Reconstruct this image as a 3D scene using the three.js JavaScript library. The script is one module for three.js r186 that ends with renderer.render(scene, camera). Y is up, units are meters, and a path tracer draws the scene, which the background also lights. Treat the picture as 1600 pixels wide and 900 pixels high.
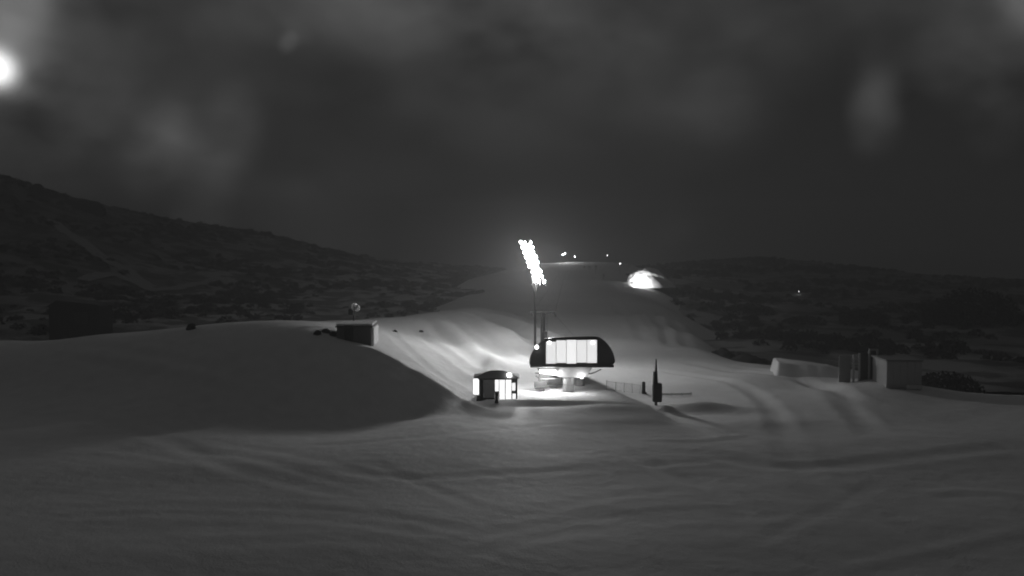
import * as THREE from 'three';
import { mergeGeometries, mergeVertices } from 'three/addons/utils/BufferGeometryUtils.js';
import { RoundedBoxGeometry } from 'three/addons/geometries/RoundedBoxGeometry.js';
import { ImprovedNoise } from 'three/addons/math/ImprovedNoise.js';

// ------------------------------------------------------------------ camera
const W = 1600, H = 900, F = 1236, EYE = 14;
const scene = new THREE.Scene();
const camera = new THREE.PerspectiveCamera(2 * Math.atan(H / 2 / F) * 180 / Math.PI, W / H, 0.5, 6000);
camera.position.set(0, EYE, 0);
camera.rotation.x = -Math.atan(50 / F);                    // eye level at row 400 of 900
camera.focus = 5; camera.userData.fStop = 3.2;             // the housing's frost is nearer than the view: a soft focus
camera.updateMatrixWorld();

// ------------------------------------------------------------------ sky (moonlit thin cloud and painted lens smears, greyscale)
const perlin = new ImprovedNoise();
const fbm = (x, y, z, n = 4) => { let s = 0, a = 0.5; for (let i = 0; i < n; i++) { s += a * perlin.noise(x, y, z); x *= 2.03; y *= 2.03; z *= 2.03; a *= 0.5; } return s; };
const smooth = (a, b, x) => { const t = Math.min(1, Math.max(0, (x - a) / (b - a))); return t * t * (3 - 2 * t); };
const SKY = 1.0;
const MOON = new THREE.Vector3(-800 / F, 290 / F, -1).normalize();
{
  const w = 2048, h = 1024, data = new Float32Array(w * h * 4);
  // soft glows painted into the sky, many shaped after lens smears: centre and half-size as tangents of azimuth / elevation seen towards the valley, turn, strength
  const paintedGlows = [
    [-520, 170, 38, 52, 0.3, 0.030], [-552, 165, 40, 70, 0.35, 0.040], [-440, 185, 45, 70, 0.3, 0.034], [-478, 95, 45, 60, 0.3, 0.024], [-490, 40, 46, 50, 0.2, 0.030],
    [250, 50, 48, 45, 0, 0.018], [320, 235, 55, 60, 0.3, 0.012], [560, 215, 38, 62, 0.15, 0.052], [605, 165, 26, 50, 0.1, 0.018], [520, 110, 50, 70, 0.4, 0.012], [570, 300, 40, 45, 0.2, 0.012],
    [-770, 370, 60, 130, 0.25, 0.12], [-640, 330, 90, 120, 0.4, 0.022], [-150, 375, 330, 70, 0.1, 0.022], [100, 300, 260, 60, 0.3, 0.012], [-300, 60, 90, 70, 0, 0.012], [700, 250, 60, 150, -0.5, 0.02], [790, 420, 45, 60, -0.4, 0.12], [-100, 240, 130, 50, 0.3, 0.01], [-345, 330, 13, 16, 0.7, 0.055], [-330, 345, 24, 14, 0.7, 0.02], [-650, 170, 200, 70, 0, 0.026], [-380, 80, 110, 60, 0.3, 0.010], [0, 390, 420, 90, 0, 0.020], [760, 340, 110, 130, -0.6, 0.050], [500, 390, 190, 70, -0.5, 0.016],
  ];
  for (let j = 0; j < h; j++) for (let i = 0; i < w; i++) {
    const el = ((j + 0.5) / h - 0.5) * Math.PI, az = ((i + 0.5) / w - 0.5) * 2 * Math.PI;
    const x = Math.cos(el) * Math.cos(az), y = Math.sin(el), z = Math.cos(el) * Math.sin(az);
    const c = fbm(x * 2.2 + 3, y * 4.5 + 1, z * 2.2 + 7, 5), c2 = fbm(x * 6 + 11, y * 9 + 5, z * 6 + 2, 4);
    let L = 0.0165 + 0.055 * Math.min(0.28, Math.max(0, y)) + 0.03 * c + 0.016 * c2;
    // thinner cloud towards the right of the valley, as in the photograph; it clears gradually
    L *= 1 - 0.82 * smooth(0.05, 0.55, x) * (1 - smooth(0.1, 0.5, y));
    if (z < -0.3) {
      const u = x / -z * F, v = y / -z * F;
      for (const [cx, cy, rx, ry, t, s] of paintedGlows) {
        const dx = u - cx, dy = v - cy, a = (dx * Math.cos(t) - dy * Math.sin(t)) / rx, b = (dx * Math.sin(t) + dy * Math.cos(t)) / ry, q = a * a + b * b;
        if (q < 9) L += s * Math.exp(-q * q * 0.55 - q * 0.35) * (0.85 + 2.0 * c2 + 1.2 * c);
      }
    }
    const ang = Math.acos(Math.min(1, Math.max(-1, x * MOON.x + y * MOON.y + z * MOON.z))) * 180 / Math.PI;   // the moon behind thin cloud
    const veil = 0.7 + 1.1 * c2 + 0.9 * c;
    L += 2.2 * Math.exp(-Math.pow(ang / 0.95, 2.4)) + 0.3 * Math.exp(-Math.pow(ang / 2.0, 1.4)) * veil + 0.075 * Math.exp(-ang / 5) * veil;
    L = Math.max(0.005, L) * SKY;
    const k = (j * w + i) * 4; data[k] = data[k + 1] = data[k + 2] = L; data[k + 3] = 1;
  }
  const t = new THREE.DataTexture(data, w, h, THREE.RGBAFormat, THREE.FloatType);
  t.mapping = THREE.EquirectangularReflectionMapping; t.magFilter = THREE.LinearFilter; t.needsUpdate = true;
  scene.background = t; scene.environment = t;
}
const moonlight = new THREE.DirectionalLight(0xffffff, 0.055);
moonlight.position.copy(MOON).multiplyScalar(400); moonlight.castShadow = true; moonlight.shadow.radius = 5;
moonlight.shadow.mapSize.set(2048, 2048);
Object.assign(moonlight.shadow.camera, { left: -220, right: 220, top: 220, bottom: -220, near: 1, far: 1200 });
moonlight.target.position.set(0, 0, -100);
scene.add(moonlight, moonlight.target);
scene.fog = new THREE.FogExp2(0xf2f2f2, 0.0018);

const renderer = new THREE.WebGLRenderer({ antialias: true });
renderer.toneMapping = THREE.LinearToneMapping;
renderer.toneMappingExposure = 1;
renderer.shadowMap.enabled = true;

// ------------------------------------------------------------------ helpers
let seed = 20260801;
const rnd = () => { seed = (seed * 1664525 + 1013904223) >>> 0; return seed / 4294967296; };
const rr = (a, b) => a + (b - a) * rnd();
const taken = {};
const numbered = n => { const k = taken[n] = (taken[n] ?? -1) + 1; return k ? `${n}_${String(k).padStart(3, '0')}` : n; };
// a pixel of the photograph at a distance down the valley -> a place in the world
const at = (px, py, d) => { const v = new THREE.Vector3((px - W / 2) / F, -(py - H / 2) / F, -1).applyQuaternion(camera.quaternion); return v.multiplyScalar(d / -v.z).add(camera.position); };
function thing(name, label, category, pos, turn = 0, group) {
  const o = new THREE.Group(); o.name = numbered(name); o.position.copy(pos); o.rotation.y = turn;
  o.userData = { label, category }; if (group) o.userData.group = group;
  scene.add(o); return o;
}
const flat = g => { const n = g.index ? g.toNonIndexed() : g; for (const k of Object.keys(n.attributes)) if (!['position', 'normal', 'uv'].includes(k)) n.deleteAttribute(k); return n; };
function part(name, geos, mat, parent) {
  const list = (Array.isArray(geos) ? geos : [geos]);
  const g = list.length > 1 ? mergeGeometries(list.map(flat)) : list[0];
  const m = new THREE.Mesh(g, mat); m.name = parent === scene ? numbered(name) : name; parent.add(m); return m;
}
const box = (w, h, d, x = 0, y = 0, z = 0, r = 0.02) => new RoundedBoxGeometry(w, h, d, 2, Math.min(r, w / 2.1, h / 2.1, d / 2.1)).translate(x, y, z);
const rod = (a, b, r0, r1 = r0, n = 10) => {
  const A = new THREE.Vector3(...a), B = new THREE.Vector3(...b), L = A.distanceTo(B);
  const g = new THREE.CylinderGeometry(r1, r0, L, n).translate(0, L / 2, 0);
  return g.applyQuaternion(new THREE.Quaternion().setFromUnitVectors(new THREE.Vector3(0, 1, 0), B.clone().sub(A).normalize())).translate(...a);
};
const tube = (pts, r, n = 24, s = 8) => new THREE.TubeGeometry(new THREE.CatmullRomCurve3(pts.map(p => new THREE.Vector3(...p))), n, r, s);

// ------------------------------------------------------------------ materials (greys: the photograph has no colour)
function noiseTexture(size, fn, repeat = 1) {
  const d = new Uint8Array(size * size * 4);
  for (let j = 0; j < size; j++) for (let i = 0; i < size; i++) {
    const a = i / size * 2 * Math.PI, b = j / size * 2 * Math.PI, v = Math.max(0, Math.min(255, 255 * fn(i / size, j / size, a, b))), k = (j * size + i) * 4;
    d[k] = d[k + 1] = d[k + 2] = v; d[k + 3] = 255;
  }
  const t = new THREE.DataTexture(d, size, size); t.wrapS = t.wrapT = THREE.RepeatWrapping; t.magFilter = THREE.LinearFilter; t.repeat.set(repeat, repeat); t.needsUpdate = true; return t;
}
const ring = (u, v, k, n, o = 0) => { // tileable noise
  const U = u * k, V = v * k, fx = u, fy = v, q = (x, y) => fbm(x, y, o, n);
  return q(U, V) * (1 - fx) * (1 - fy) + q(U - k, V) * fx * (1 - fy) + q(U, V - k) * (1 - fx) * fy + q(U - k, V - k) * fx * fy;
};
const snowBump = noiseTexture(512, (u, v) => 0.5 + 0.55 * ring(u, v, 9, 5) + 0.22 * ring(u, v, 60, 3, 4));
const snowTone = noiseTexture(512, (u, v) => 0.93 + 0.16 * ring(u, v, 5, 5, 9));
const roughNoise = noiseTexture(256, (u, v) => 0.82 + 0.3 * ring(u, v, 8, 4, 2));
const streak = noiseTexture(256, (u, v) => 0.86 + 0.3 * ring(u, v, 14, 4, 6));
const grey = (v, rough = 0.7, extra = {}) => new THREE.MeshStandardMaterial({ color: new THREE.Color().setRGB(v, v, v), roughness: rough, ...extra });
const M = {
  snow: grey(0.84, 0.75, { map: snowTone, bumpMap: snowBump, bumpScale: 0.07 }),
  road: grey(0.4, 0.9, { map: snowTone, bumpMap: snowBump, bumpScale: 0.05 }),
  heap: grey(0.84, 0.8, { map: snowTone, bumpMap: snowBump, bumpScale: 0.06 }),
  shell: grey(0.05, 0.45, { roughnessMap: roughNoise, map: streak }),
  steel: grey(0.1, 0.5, { metalness: 0.4, map: streak }),
  darkSteel: grey(0.025, 0.55, { map: streak }),
  pale: grey(0.62, 0.6, { map: streak }),
  mid: grey(0.28, 0.7, { map: streak }),
  concrete: grey(0.36, 0.85, { map: streak, bumpMap: roughNoise, bumpScale: 0.004 }),
  timber: grey(0.12, 0.8, { map: streak }),
  cloth: grey(0.1, 0.9, { map: streak }),
  cable: grey(0.03, 0.6),
  rock: grey(0.05, 0.95, { map: streak, bumpMap: roughNoise, bumpScale: 0.05 }),
  leaf: grey(0.045, 0.9, { side: THREE.DoubleSide }),
  bark: grey(0.06, 0.9),
  frosted: grey(0.45, 0.5, { map: streak }),
};
const glow = v => new THREE.MeshStandardMaterial({ color: 0x999999, roughness: 0.5, emissive: 0xffffff, emissiveIntensity: v });

// ------------------------------------------------------------------ terrain
function surface(points, c) { // smooth sheet through measured points: (x, depth) -> height
  const n = points.length, A = [], off = points.reduce((s, p) => s + p[2], 0) / n;
  for (let i = 0; i < n; i++) { A.push([...points.map(p => Math.sqrt((p[0] - points[i][0]) ** 2 + (p[1] - points[i][1]) ** 2 + c * c)), points[i][2] - off]); }
  for (let i = 0; i < n; i++) {
    let m = i; for (let k = i + 1; k < n; k++) if (Math.abs(A[k][i]) > Math.abs(A[m][i])) m = k;
    [A[i], A[m]] = [A[m], A[i]];
    for (let k = i + 1; k < n; k++) { const f = A[k][i] / A[i][i]; if (f) for (let q = i; q <= n; q++) A[k][q] -= f * A[i][q]; }
  }
  const w = new Float64Array(n);
  for (let i = n - 1; i >= 0; i--) { let s = A[i][n]; for (let k = i + 1; k < n; k++) s -= A[i][k] * w[k]; w[i] = s / A[i][i]; }
  const X = Float64Array.from(points, p => p[0]), D = Float64Array.from(points, p => p[1]);
  return (x, d) => { let s = off; for (let i = 0; i < n; i++) { const a = x - X[i], b = d - D[i]; s += w[i] * Math.sqrt(a * a + b * b + c * c); } return s; };
}
const pick = (px, py, d) => { const p = at(px, py, d); return [p.x, d, p.y]; };
const groundBase = surface([
  ...[-90, -45, 0, 45, 90].flatMap(x => [[x, -60, 0], [x, 5, 0]]), [-22, 26, 0.1], [0, 26, 0], [22, 26, 0.1], [-45, 30, 0.6], [45, 30, 0.6],
  [0, 40, 0], [-15, 45, 0], [15, 45, 0], [-30, 50, 0.3], [30, 50, 0.3], [0, 55, 0], [12, 60, 0], [-10, 62, 0], [24, 64, 0.1], [0, 68, -0.2], [8, 70, -0.35], [-8, 68, -0.1], [36, 62, 0.3],
  // left bank: foot, face, crest
  pick(740, 644, 70.5), pick(650, 652, 69), pick(550, 656, 68), pick(430, 656, 67), pick(250, 655, 66), pick(0, 660, 66), pick(-200, 660, 66),
  pick(620, 612, 72), pick(520, 595, 73), pick(420, 590, 74), pick(200, 595, 76), pick(0, 600, 78), pick(-200, 600, 78),
  pick(742, 641, 72.6), pick(690, 612, 74), pick(650, 590, 75.3), pick(615, 570, 76.5), pick(583, 554, 77.5), pick(540, 540, 79), pick(480, 518, 81), pick(400, 516, 83), pick(300, 519, 86), pick(150, 524, 90), pick(0, 532, 94), pick(-250, 540, 95),
  [-80, 118, -6], [-50, 120, -6], [-80, 150, -12], [-40, 160, -9],
  // lit hump behind the crest
  pick(740, 604, 81), pick(700, 576, 86), pick(640, 540, 92), pick(600, 522, 96), pick(560, 509, 102), pick(500, 503, 114), pick(600, 496, 124), pick(680, 488, 132), pick(752, 481, 140), pick(680, 530, 108), pick(750, 545, 103), pick(720, 505, 122), pick(785, 590, 88),
  [-26, 142, -1], [-18, 158, -1], [-6, 170, 0.5], [-40, 132, -3], [-9, 154, 2.2],
  // apron, station and the piste behind
  [-1, 75.5, -0.5], [1, 80, -0.35], [6, 80, -0.35], [11, 79, -0.3], [4, 88, -0.1], [-3.6, 75, -0.35], [-2, 74, -0.5], pick(800, 530, 112), pick(830, 500, 134), pick(800, 497, 138), pick(900, 515, 128), pick(980, 520, 126), pick(960, 490, 155), pick(880, 480, 165), pick(820, 466, 190), pick(900, 458, 205), pick(1000, 462, 190),
  pick(760, 452, 220), pick(860, 440, 260), pick(960, 440, 250), pick(1010, 446, 240), pick(900, 422, 330), pick(820, 428, 320), pick(960, 424, 320), pick(900, 409, 410), pick(980, 412, 400), pick(820, 414, 420), pick(750, 432, 330), [-34, 195, -8], [-42, 260, -10], [-60, 330, -13], [-52, 410, -9], [-90, 260, -16], [-26, 165, -5],
  [30, 470, 6], [0, 560, -5], [60, 560, -5], [200, 500, -8], [-200, 500, -8], [0, 900, -20], [-500, 900, -30], [500, 900, -20], [0, 1700, -28], [-800, 1700, -40], [800, 1700, -30],
  // right edge of the piste, the gully and the ledge
  pick(1040, 481, 168), pick(1065, 505, 145), pick(1085, 525, 128), pick(1105, 549, 112), pick(1040, 545, 112), pick(1000, 570, 100), pick(1060, 590, 92), pick(1120, 585, 94),
  [39, 160, -3.5], [36.5, 140, -4], [35, 124, -3.2], [33, 112, -1.8], [50, 150, -12], [60, 120, -10], [56, 200, -9], [62, 260, -7], [75, 350, -6], [110, 430, -9], [200, 300, -22], [100, 200, -18],
  pick(1200, 590, 90), pick(1300, 600, 85), pick(1160, 620, 79), pick(1390, 612, 77), pick(1330, 592, 84), pick(1440, 624, 75), pick(1520, 624, 75), pick(1620, 622, 75), pick(1800, 622, 75), pick(1500, 660, 66),
  [50, 92, -3], [65, 95, -5], [100, 120, -14], [45, 100, -2.2], [36, 100, -0.2],
], 3);
// heaps and hollows: x, depth, half-widths, height
const lumps = [[17.6, 72.5, 3.4, 1.6, 0.75], [9.5, 73.2, 4.5, 1.5, 0.35], [13.9, 71.7, 0.55, 0.5, 0.4], [21, 65, 5, 3, 0.35], [-3.4, 84, 1.6, 2.5, 0.5], [-1.2, 82.5, 1.4, 1.2, 0.45], [30, 55, 9, 5, 0.3], [-20, 52, 10, 4, 0.25], [-26, 60, 8, 3, 0.3]];
// where a ray of the photograph meets the ground
function ground(px, py, from = 24, f = groundBase) {
  const v = at(px, py, 1).sub(camera.position);
  let d = from;
  while (d < 900 && EYE + v.y * d > f(v.x * d, d)) d += d * 0.004;
  return [v.x * d, d];
}
// tracks pressed into the snow by groomers and skis: points in the photograph, depth, half-width
const trackPx = [
  [[[670, 490], [730, 538], [764, 564], [790, 588]], -0.5, 1.3], [[[640, 505], [690, 545], [735, 580], [760, 598]], 0.14, 0.9], [[[720, 495], [770, 535], [800, 560], [830, 575]], 0.28, 1.1], [[[600, 510], [640, 550], [690, 590], [735, 618]], 0.12, 0.7],
  [[[735, 484], [770, 497], [810, 515], [850, 530]], 1.3, 2.0], [[[690, 436], [760, 458], [830, 470], [900, 476]], 0.8, 3], [[[780, 500], [820, 525], [850, 548]], 0.3, 0.9], [[[755, 470], [830, 496], [900, 500]], 0.3, 1.4],
  [[[1000, 480], [1035, 510], [1050, 545]], 0.22, 0.9], [[[1030, 480], [1058, 510], [1075, 548]], 0.18, 1], [[[960, 470], [990, 500], [1010, 540]], 0.15, 0.9],
  [[[1000, 575], [1100, 590], [1170, 610], [1212, 650], [1218, 690]], 0.16, 0.8], [[[1040, 560], [1150, 580], [1260, 600], [1330, 640], [1370, 700]], 0.16, 0.9], [[[1120, 570], [1230, 585], [1300, 605], [1360, 640]], 0.18, 0.8],
  [[[300, 700], [400, 712], [500, 736], [600, 760]], -0.1, 0.8], [[[480, 735], [640, 745], [800, 738], [1000, 725]], 0.08, 0.6], [[[420, 700], [600, 690], [760, 672], [900, 660]], 0.08, 0.6], [[[560, 720], [700, 770], [760, 800]], 0.07, 0.5],
  [[[1040, 660], [1090, 670], [1140, 690]], -0.16, 0.5], [[[1010, 690], [1090, 690], [1180, 680]], -0.1, 0.5], [[[1000, 725], [1080, 722], [1150, 716]], 0.08, 0.5], [[[1430, 770], [1520, 768], [1640, 780]], -0.12, 0.6], [[[1300, 890], [1450, 860], [1620, 825]], -0.1, 0.5], [[[1150, 860], [1290, 800], [1400, 740]], 0.08, 0.5],
  [[[100, 545], [230, 570], [380, 600], [520, 640]], -0.3, 0.9], [[[180, 550], [300, 575], [420, 600]], 0.25, 0.8], [[[60, 640], [250, 690], [420, 760]], 0.12, 0.8],
  [[[0, 800], [240, 790], [520, 800], [820, 850]], 0.07, 0.6], [[[0, 815], [240, 803], [520, 815], [800, 868]], 0.07, 0.6], [[[600, 900], [760, 840], [1000, 800], [1300, 790]], 0.07, 0.6], [[[640, 905], [800, 850], [1020, 812], [1310, 800]], 0.07, 0.6],
  [[[1220, 640], [1240, 720], [1330, 800], [1500, 850]], 0.1, 0.9], [[[1060, 700], [1220, 730], [1420, 720], [1620, 700]], 0.16, 0.8], [[[130, 700], [330, 730], [600, 790]], 0.08, 0.7], [[[900, 660], [960, 700], [1100, 760], [1200, 840]], 0.14, 0.6],
  [[[820, 800], [960, 770], [1080, 760]], 0.07, 0.6], [[[200, 860], [500, 850], [800, 870]], 0.05, 0.6],
];
const tracks = trackPx.map(([pts, depth, half]) => {
  const c = new THREE.CatmullRomCurve3(pts.map(([x, y]) => { const g = ground(x, y); return new THREE.Vector3(g[0], 0, g[1]); })).getPoints(24);
  const xs = c.map(p => p.x), ds = c.map(p => p.z), m = half * 3.5;
  return { c, depth, half, x0: Math.min(...xs) - m, x1: Math.max(...xs) + m, d0: Math.min(...ds) - m, d1: Math.max(...ds) + m };
});
function trackRelief(x, d) {
  let s = 0;
  for (const t of tracks) {
    if (x < t.x0 || x > t.x1 || d < t.d0 || d > t.d1) continue;
    let best = 1e9, along = 0;
    for (let i = 0; i + 1 < t.c.length; i++) {
      const a = t.c[i], b = t.c[i + 1], ux = b.x - a.x, uz = b.z - a.z, k = Math.max(0, Math.min(1, ((x - a.x) * ux + (d - a.z) * uz) / (ux * ux + uz * uz + 1e-9)));
      const q = (x - a.x - k * ux) ** 2 + (d - a.z - k * uz) ** 2; if (q < best) { best = q; along = (i + k) / (t.c.length - 1); }
    }
    const q = Math.sqrt(best) / t.half, end = smooth(0, 0.18, along) * (1 - smooth(0.82, 1, along));
    s -= (t.c[0].z < 74 && t.c[24].z < 74 ? 0.5 : 0.85) * t.depth * end * (Math.exp(-q * q) - 0.45 * Math.exp(-((q - 1.7) ** 2) * 2.2));
  }
  return s;
}
const CREST = [[790, 650, 71.5, 0], [742, 632, 72.6, 0.45], [690, 602, 74, 0.7], [650, 579, 75.3, 0.75], [615, 559, 76.5, 0.75], [583, 543, 77.5, 0.7], [540, 533, 79, 0.35], [480, 514, 81, 0.1]].map(([px, py, d, h]) => [at(px, py, d).x, d, h]);
function groundHeight(x, d) {
  let y = groundBase(x, d);
  for (const [cx, cd, rx, rd, h] of lumps) { const q = ((x - cx) / rx) ** 2 + ((d - cd) / rd) ** 2; if (q < 8) y += h * Math.exp(-q); }
  { // sharp crest thrown up along the edge of the left bank
    let best = 1e9, t = 0;
    for (let i = 0; i + 1 < CREST.length; i++) { const [ax, ad, ah] = CREST[i], [bx, bd, bh] = CREST[i + 1], ux = bx - ax, ud = bd - ad, k = Math.max(0, Math.min(1, ((x - ax) * ux + (d - ad) * ud) / (ux * ux + ud * ud))), q = Math.hypot(x - ax - k * ux, d - ad - k * ud); if (q < best) { best = q; t = ah + k * (bh - ah); } }
    if (best < 9) y += t * Math.exp(-best / 1.7) * (1 + 0.12 * perlin.noise(x * 0.6, d * 0.6, 3));
  }
  // the levelled apron before the station ends in a low bank
  const apron = smooth(-3.8, -2.2, x) * (1 - smooth(9, 15, x)) * smooth(74.6, 75.5, d + 0.08 * x - 0.35 * perlin.noise(x * 0.5, 3, 1)) * (1 - smooth(92, 104, d));
  y += 0.55 * apron * (1 - smooth(0, 16, x) * 0.6);
  y += trackRelief(x, d);
  const k = 1 - 0.6 * smooth(150, 400, d);
  y += k * (0.3 * perlin.noise(x * 0.045 + 2, d * 0.075, 7) + 0.13 * perlin.noise(x * 0.1, d * 0.17, 2) + 0.045 * perlin.noise(x * 0.3, d * 0.42, 5) + 0.026 * perlin.noise(x * 0.9 + 4, d * 1.3, 8) + 0.012 * perlin.noise(x * 2.1, d * 2.1, 3));
  return y;
}
const gy = (x, d) => groundHeight(x, d);
const onGround = (px, py, d) => { const p = at(px, py, d); p.y = gy(p.x, d); return p; };
function axis(lo, a, b, hi, step, grow) {
  const r = []; for (let v = a; v <= b; v += step) r.push(v);
  for (let v = r[r.length - 1], s = step; v < hi;) { s *= grow; v = Math.min(hi, v + s); r.push(v); }
  for (let v = a, s = step; v > lo;) { s *= grow; v = Math.max(lo, v - s); r.unshift(v); }
  return r;
}
function sheet(name, xs, ds, height, mat, uvm, tint) {
  const n = xs.length, m = ds.length, p = new Float32Array(n * m * 3), uv = new Float32Array(n * m * 2), idx = [];
  for (let j = 0; j < m; j++) for (let i = 0; i < n; i++) { const k = j * n + i; p.set([xs[i], height(xs[i], ds[j]), -ds[j]], k * 3); uv.set([xs[i] / uvm, ds[j] / uvm], k * 2); }
  for (let j = 0; j + 1 < m; j++) for (let i = 0; i + 1 < n; i++) { const a = j * n + i, b = a + 1, c = a + n, d = c + 1; idx.push(a, b, c, b, d, c); }
  const g = new THREE.BufferGeometry(); g.setAttribute('position', new THREE.BufferAttribute(p, 3)); g.setAttribute('uv', new THREE.BufferAttribute(uv, 2)); g.setIndex(idx); g.computeVertexNormals();
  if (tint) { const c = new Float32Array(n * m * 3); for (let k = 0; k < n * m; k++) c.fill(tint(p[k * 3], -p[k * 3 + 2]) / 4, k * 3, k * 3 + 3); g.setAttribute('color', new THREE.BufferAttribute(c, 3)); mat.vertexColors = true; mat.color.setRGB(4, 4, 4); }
  const o = new THREE.Mesh(g, mat); o.name = name; o.userData = { kind: 'structure' }; scene.add(o); return o;
}
sheet('snow_ground', axis(-480, -48, 48, 520, 0.4, 1.035), axis(-70, 30, 125, 820, 0.32, 1.014), groundHeight, M.snow, 7);

// dark hillsides: rock and scrub with snow lying in patches
function hillMaterial(bare, snowAmount, o) {
  const t = noiseTexture(512, (u, v) => { const s = smooth(0.5 - snowAmount, 0.62 - snowAmount, 0.5 + 0.9 * ring(u, v, 6, 6, o)); const g = bare + 0.05 * ring(u, v, 30, 3, o + 3) + s * (0.17 - bare); return g; });
  return new THREE.MeshStandardMaterial({ color: 0xffffff, roughness: 0.95, map: t, bumpMap: roughNoise, bumpScale: 0.2 });
}
const hillLeftBase = surface([
  pick(-500, 190, 330), pick(-250, 225, 330), pick(0, 278, 340), pick(60, 303, 345), pick(110, 318, 352), pick(155, 330, 360), pick(240, 347, 380), pick(320, 357, 400), pick(400, 363, 420), pick(500, 388, 450), pick(600, 406, 480), pick(700, 414, 520), pick(800, 424, 560), [40, 560, -3],
  pick(-400, 500, 150), pick(0, 545, 140), pick(300, 520, 160), pick(500, 508, 180), pick(620, 485, 215), pick(700, 465, 260), pick(770, 450, 330),
  pick(0, 400, 240), pick(110, 430, 235), pick(240, 455, 240), pick(400, 445, 275), pick(520, 435, 310), pick(620, 430, 380), pick(150, 380, 300), pick(330, 410, 320), pick(560, 405, 430), pick(-300, 380, 240),
  [-400, 700, -10], [-200, 720, -25], [-50, 720, -25], [100, 720, -25],
], 8);
const hillTint = (x, d) => { const n = fbm(x * 0.05, d * 0.03, 4, 5), k = smooth(-190, -30, x) * smooth(-0.22, 0.05, n + 0.25 * smooth(-120, -20, x)); return 1 + 2.6 * k; };  // tint multiplier, paler in noisy patches towards the piste
const hillLeft = (x, d) => hillLeftBase(x, d) + 3.2 * fbm(x * 0.022, d * 0.022, 3, 5) + 0.9 * perlin.noise(x * 0.12, d * 0.12, 1);
sheet('hill_left', axis(-420, -300, 20, 60, 2.6, 1.05), axis(125, 130, 560, 740, 2.6, 1.05), hillLeft, hillMaterial(0.055, 0.06, 12), 60, hillTint);
const hillRightBase = surface([
  pick(1000, 420, 560), pick(1050, 414, 520), pick(1110, 408, 520), pick(1180, 405, 520), pick(1250, 409, 500), pick(1300, 413, 480), pick(1400, 426, 450), pick(1500, 434, 430), pick(1600, 440, 420), pick(1900, 446, 400), pick(2300, 440, 400),
  [38, 175, -5], pick(1130, 545, 140), pick(1250, 560, 122), pick(1450, 600, 104), pick(1620, 610, 102), pick(2000, 610, 102), pick(1080, 465, 240), pick(1160, 490, 220), pick(1250, 470, 280), pick(1350, 505, 200), pick(1500, 490, 230), pick(1180, 440, 350), pick(1330, 445, 340), pick(1480, 455, 330), pick(1650, 480, 260), pick(1200, 525, 160), pick(1400, 545, 150), pick(1060, 440, 330),
  [100, 700, -25], [250, 640, -22], [400, 600, -22],
], 8);
const hillRight = (x, d) => hillRightBase(x, d) + 2.2 * fbm(x * 0.02 + 5, d * 0.02, 6, 5) + 0.5 * perlin.noise(x * 0.12, d * 0.12, 4);
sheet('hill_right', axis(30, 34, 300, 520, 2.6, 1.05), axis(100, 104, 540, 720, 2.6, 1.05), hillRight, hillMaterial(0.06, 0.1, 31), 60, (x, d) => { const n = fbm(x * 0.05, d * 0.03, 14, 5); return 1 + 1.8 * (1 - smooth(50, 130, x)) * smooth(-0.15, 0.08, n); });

// a snow-covered road climbing the left hill, with its lower branch
function road(name, px, width) {
  const c = new THREE.CatmullRomCurve3(px.map(([x, y]) => { const g = ground(x, y, 130, hillLeft); return new THREE.Vector3(g[0], 0, g[1]); })).getPoints(70), p = [], uv = [], idx = [];
  c.forEach((q, i) => {
    const t = c[Math.min(i + 1, 70)].clone().sub(c[Math.max(i - 1, 0)]).normalize();
    for (let k = 0; k < 5; k++) { const s = (k / 2 - 1) * width / 2, x = q.x - t.z * s, d = q.z + t.x * s; p.push(x, Math.max(hillLeft(x, d), hillLeft(q.x, q.z) - 0.4) + 0.35, -d); uv.push(x / 7, d / 7); }
    if (i) for (let k = 0; k < 4; k++) { const a = (i - 1) * 5 + k; idx.push(a, a + 1, a + 5, a + 1, a + 6, a + 5); }
  });
  const g = new THREE.BufferGeometry(); g.setAttribute('position', new THREE.Float32BufferAttribute(p, 3)); g.setAttribute('uv', new THREE.Float32BufferAttribute(uv, 2)); g.setIndex(idx); g.computeVertexNormals();
  const o = new THREE.Mesh(g, M.road); o.name = name; o.userData = { kind: 'structure' }; scene.add(o);
}
road('road', [[80, 345], [130, 380], [180, 415], [235, 450]], 5);
road('road_001', [[130, 440], [180, 432], [215, 445], [245, 455], [330, 442]], 4);

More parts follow.
